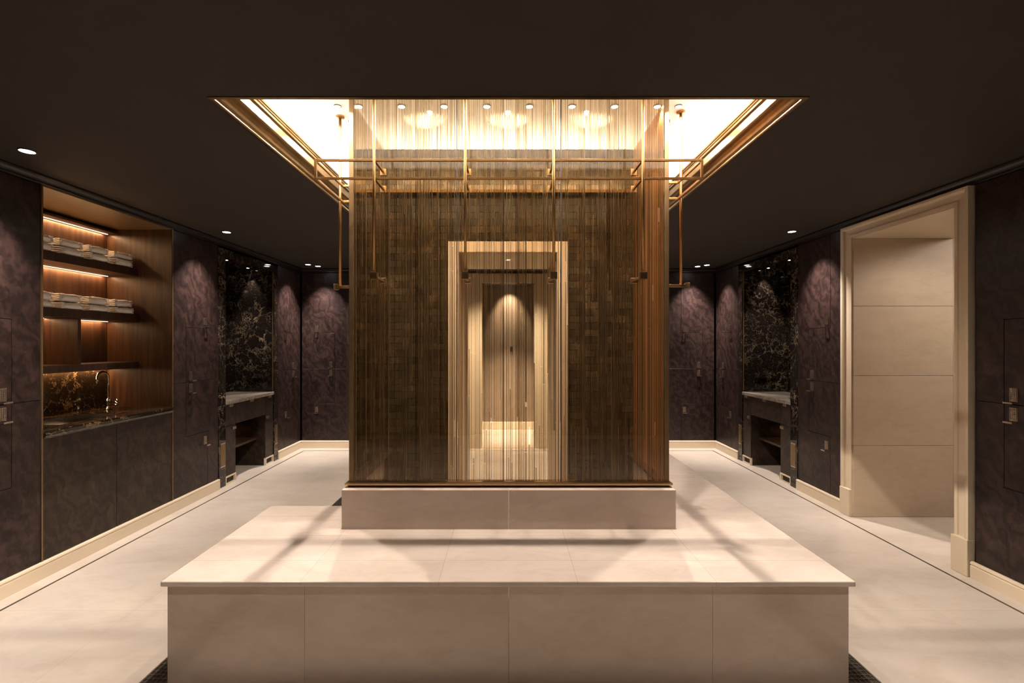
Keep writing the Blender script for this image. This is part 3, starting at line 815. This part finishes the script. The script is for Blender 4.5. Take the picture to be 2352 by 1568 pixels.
# ------------------------------------------------------------------ vanities
def vanity(side):
    s = side                                   # -1 left wall, +1 right wall
    def bx(a0, a1, y0, y1, z0, z1):
        """a = distance from the wall front plane, positive INTO the wall"""
        x0, x1 = sorted((s*(XW+a0), s*(XW+a1))); return (x0, x1, y0, y1, z0, z1)
    word = 'left' if s < 0 else 'right'
    r = empty('vanity_niche', (s*XW, (V0+V1)/2, 0))
    tag(r, 'dark veined marble vanity niche set in the %s wall between two lockers' % word, 'vanity niche')
    pa, pb = V0+.005, V0+.118; qa, qb = V1-.095, V1-.0
    for y0, y1 in ((pa, pb), (qa, qb)):
        p = link('pilaster', B(bx(-.008, .02, y0, y1, .0, 2.49)), M['vmarble'], r, bevel=.003)
        link('reflection_frame', B(bx(-.012, -.008, y0+.018, y1-.018, .21, .46)), M['handle'], p)  # framed panel modelled in place of a floor reflection in the polished stone
        link('reflection_panel', B(bx(-.014, -.012, y0+.022, y1-.022, .22, .45)), M['post'], p)
    link('lintel', B(bx(-.008, .02, pb, qa, 2.40, 2.49)), M['vmarble'], r, bevel=.003)
    link('back_panel', B(bx(.56, .575, pb-.05, qa+.05, .0, 2.49)), M['vmarble'], r)
    link('side_panel', B(bx(.021, .56, pb-.012, pb, .0, 2.49)), M['vmarble'], r)
    link('side_panel', B(bx(.021, .56, qa, qa+.012, .0, 2.49)), M['vmarble'], r)
    link('top_panel', B(bx(.021, .56, pb, qa, 2.44, 2.45)), M['vmarble'], r)
    link('mirror', B(bx(.548, .559, pb+.06, qa-.06, .98, 2.36)), M['chrome'], r)
    link('metal_ledge', B(bx(.16, .42, qa-.03, qa, 1.055, 1.062)), M['chrome'], r)
    link('edge_trim', B(bx(.0, .012, pb, pb+.010, .90, 2.40)), M['post'], r)
    link('edge_trim', B(bx(.0, .012, qa-.010, qa, .90, 2.40)), M['post'], r)
    # unit
    u = empty('vanity_unit', (s*(XW+.25), (V0+V1)/2, 0))
    tag(u, 'dark vanity cabinet with kneehole and nickel pulls under the %s textured stone top' % word, 'vanity unit')
    ya_, yb_ = pb+.002, qa-.002
    link('apron', B(bx(.022, .53, ya_, yb_, .62, .845)), M['carcass'], u)
    ym1, ym2 = ya_+.19, yb_-.19
    for y0, y1 in ((ya_, ym1), (ym1, ym2), (ym2, yb_)):
        d = link('drawer', B(bx(.003, .022, y0+.002, y1-.002, .622, .845)), M['plainwood'], u, bevel=.001)
        yc_ = (y0+y1)/2
        link('pull', B(bx(-.012, .003, yc_-.03, yc_+.03, .822, .846)), M['handle'], d, bevel=.002)
    for k, (y0, y1) in enumerate(((ya_, ym1), (ym2, yb_))):
        link('pedestal', B(bx(.022, .53, y0, y1, .0, .62)), M['plainwood'], u)
        d = link('door', B(bx(.003, .022, y0+.002, y1-.002, .09, .618)), M['plainwood'], u, bevel=.001)
        yp = y1-.04 if k == 0 else y0+.04
        link('pull', B(bx(-.012, .003, yp-.03, yp+.03, .57, .600)), M['handle'], d, bevel=.002)
        fr = B(bx(-.004, .022, y0+.002, y1-.002, .0, .012), bx(-.004, .022, y0+.002, y1-.002, .074, .088), bx(-.004, .022, y0+.002, y0+.014, .012, .074), bx(-.004, .022, y1-.014, y1-.002, .012, .074))
        link('toe_frame', fr, M['trim'], u)
    link('kneehole_back', B(bx(.50, .53, ym1, ym2, .0, .62)), M['niche'], u)
    link('shelf', B(bx(.10, .50, ym1, ym2, .32, .345)), M['niche'], u, bevel=.001)
    # counter
    bm = bmesh.new()
    rnd = random.Random(3)
    box(bm, *bx(-.010, .545, ya_, yb_, .848, .886))
    c = link('stone_counter', bm, M['counter'], None, bevel=.004)
    tag(c, 'rough chiselled grey stone counter in the %s niche' % word, 'vanity top')
    spot_light('niche_lamp_glow', (s*(XW+.27), qa-.10, 2.43), (s*(XW+.27), qa, 2.0), 9, COOLW, 50, .6, .012)
    spot_light('niche_lamp_glow', (s*(XW+.20), pb+.35, 2.43), (s*(XW+.25), qa, 1.1), 26, COOLW, 60, .6, .012)
    spot_light('knee_lamp_glow', (s*(XW+.42), ym2-.10, .605), (s*(XW+.30), ym2-.2, .2), .9, AMBER, 120, .8, .01)
    for nm, y, lab in (('downlight', qa-.10, 'small recessed lamp over the far end of the %s vanity niche'), ('downlight', pb+.35, 'small recessed lamp over the near end of the %s vanity niche')):
        bm = bmesh.new(); lathe(bm, [(.014, 2.4385), (.014, 2.4365)], s*(XW+.27 if y > 5.5 else XW+.20), y, 16)
        e = empty('niche_downlight', (s*(XW+.27 if y > 5.5 else XW+.20), y, 2.434)); tag(e, lab % word, 'lamp', 'small lamps in the vanity niches')
        link('lamp_lens', bm, M['lens'], e)
        bm = bmesh.new(); lathe(bm, [(.022, 2.4399), (.022, 2.437), (.014, 2.437), (.014, 2.4399)], s*(XW+.27 if y > 5.5 else XW+.20), y, 16)
        link('bezel', bm, M['bezel'], e)
vanity(-1); vanity(1)

# ------------------------------------------------------------------ downlights of the dark ceiling
def downlight(x, y, z, r, label, group, lens, name='downlight'):
    e = empty(name, (x, y, z-.006)); tag(e, label, 'downlight', group)
    bm = bmesh.new(); lathe(bm, [(r*1.18, z-.0002), (r*1.18, z-.005), (r*1.0, z-.006), (r*1.0, z-.001)], x, y); link('bezel', bm, M['bezel'], e)
    bm = bmesh.new(); lathe(bm, [(r*.98, z-.0012), (r*.98, z-.0055)], x, y); link('lamp_lens', bm, lens, e)
    return e
DG = 'round downlights in the dark ceiling'
dl = [(-2.66, 2.54, 'lit downlight above the near left locker beside the towel niche', (-2.99, 2.56, 1.35), 150),
      (-2.69, 4.39, 'lit downlight above the locker between towel niche and left vanity', (-2.99, 4.36, 1.35), 150),
      (-2.70, 6.20, 'outer one of the two lit downlights in the far left corner', (-2.99, 6.20, 1.35), 150),
      (-2.62, 6.33, 'inner one of the two lit downlights in the far left corner', (-2.62, 6.60, 1.35), 150),
      (2.70, 4.37, 'lit downlight above the locker beside the cream doorway', (2.99, 4.33, 1.35), 150),
      (2.70, 6.24, 'outer one of the two lit downlights in the far right corner', (2.99, 6.22, 1.35), 150),
      (2.62, 6.35, 'inner one of the two lit downlights in the far right corner', (2.62, 6.60, 1.35), 150)]
for x, y, lab, tg, pw in dl:
    downlight(x, y, CEIL, .034, lab, DG, M['lens'])
    spot_light('downlight_beam', (x, y, CEIL-.012), tg, pw, COOLW, 72, 1.0, .02)
for x, y, lab in ((-1.9, 1.1, 'added unseen downlight above the floor left of the bench, near the camera'), (1.9, 1.1, 'added unseen downlight above the floor right of the bench, near the camera'), (0, -.6, 'added unseen downlight over the aisle in front of the bench')):  # added out of view to brighten the foreground floor
    downlight(x, y, CEIL, .034, lab, DG, M['lens'])
    spot_light('downlight_beam', (x, y, CEIL-.012), (x, y+.15, 0), 60 if x else 14, WARM, 110, .9, .03)
# corridor and hall lights, two of the downlights added for brightness
downlight(0.02, 7.72, 2.6, .034, 'downlight at the corridor end seen through the shower passage', DG, M['lens'])
spot_light('downlight_beam', (.02, 7.72, 2.585), (.02, 8.05, 1.9), 95, WARM, 60, .8, .02)
downlight(0, 7.1, 2.6, .034, 'added nearer downlight to brighten the corridor floor beyond the passage', DG, M['lens'])  # added lamp, brightens the corridor floor
spot_light('downlight_beam', (0, 7.1, 2.585), (0, 7.1, 0), 600, WARM, 80, .8, .02)
downlight(0, 5.75, CEIL, .034, 'added hidden downlight between the shower block and the back doorway', DG, M['lens'])  # added out of sight to light the passage floor and back casing
spot_light('downlight_beam', (0, 5.75, CEIL-.012), (0, 6.0, 0), 260, WARM, 120, .8, .02)
area_light('hall_glow', (4.9, 3.0, 2.59), (1.4, 1.4), 34, WARM, (0, 0, 0))
spot_light('reveal_glow', (3.45, 3.45, 2.39), (3.5, 3.6, 0), 8, WARM, 150, .6, .05)

# ------------------------------------------------------------------ tray lamps
TG = 'small lamps set in the white tray ceiling'
ordn = ['leftmost', 'second', 'third', 'fourth', 'fifth', 'sixth', 'seventh', 'rightmost']
for i in range(8):
    px = 822+i*98.6; x = (px-1167)/F*2.70
    lab = ('%s of the eight small tray lamps just behind the shower glass' % ordn[i]) if i in (0, 7) else ('%s from the left of the eight small tray lamps behind the glass' % ordn[i])
    downlight(x, 2.72, TRAYTOP, .020, lab, TG, M['smalllens'], 'tray_lamp')
    spot_light('tray_beam', (x, 2.72, TRAYTOP-.012), (x, 2.74, 0), 24, WARM, 95, .5, .012)
front_lamps = [-1.007, -.475, .0, .475, 1.012]
for i, x in enumerate(front_lamps):
    downlight(x, 2.462, TRAYTOP, .018, 'small tray lamp above the front brass rail, %s in the row' % ['leftmost', 'second from left', 'middle one', 'second from right', 'rightmost'][i], TG, M['smalllens'], 'tray_lamp')
    spot_light('rail_beam', (x, 2.462, TRAYTOP-.012), (x, 2.40, 0), 42, WARM, 140, .35, .005)
for sx, nm in ((-1, 'left'), (1, 'right')):
    for j, y in enumerate((2.72, 3.15)):
        downlight(sx*1.010, y, TRAYTOP, .018, 'small tray lamp above the %s side rail, %s' % (nm, 'nearer one' if j == 0 else 'farther one'), TG, M['smalllens'], 'tray_lamp')
        spot_light('rail_beam', (sx*1.010, y, TRAYTOP-.012), (sx*1.01, y, 0), 80, WARM, 140, .35, .005)
for x, lab in ((-.985, 'small dark dome on the tray ceiling beside the left hanging rod'), (1.0, 'small dark dome on the tray ceiling beside the right hanging rod')):
    bm = bmesh.new(); lathe(bm, [(.022, TRAYTOP-.0005), (.022, TRAYTOP-.010), (.016, TRAYTOP-.020), (.008, TRAYTOP-.026)], x, 2.90, 20)
    o = link('ceiling_sensor', bm, M['darkdot'], smooth=True); tag(o, lab, 'sensor', 'dark domes on the tray ceiling')

# ------------------------------------------------------------------ floor drain grates beside the bench
def grate(x0, x1, y0, y1, label):
    r = empty('floor_grate', ((x0+x1)/2, (y0+y1)/2, 0)); tag(r, label, 'floor grate', 'metal drain grates along the bench')
    f = .008
    link('sump', B((x0, x1, y0, y1, .0003, .0012)), M['sump'], r)
    link('frame', B((x0, x0+f, y0, y1, .0012, .006), (x1-f, x1, y0, y1, .0012, .006), (x0+f, x1-f, y0, y0+f, .0012, .006), (x0+f, x1-f, y1-f, y1, .0012, .006)), M['grate'], r)
    bm = bmesh.new(); p = .0235; k = x0+f+p*.6
    while k < x1-f-.003: box(bm, k-.0014, k+.0014, y0+f, y1-f, .0012, .0045); k += p
    k = y0+f+p*.6
    while k < y1-f-.003: box(bm, x0+f, x1-f, k-.0014, k+.0014, .0012, .0048); k += p
    link('lattice', bm, M['grate'], r)
grate(-1.625, -1.49, .9, 4.6, 'dark lattice floor drain along the left side of the bench')
grate(1.49, 1.645, .9, 4.6, 'dark lattice floor drain along the right side of the bench')

# handle pair on the corridor wall
e = empty('wall_handle', (.06, 8.03, 1.38)); tag(e, 'dark metal handle on the corridor wall at the end of the passage', 'handle')
bm = handle_bm(.06, 1.40); bmesh.ops.translate(bm, verts=bm.verts, vec=(0, 8.03, 0)); link('backplate', bm, M['darkdot'], e)
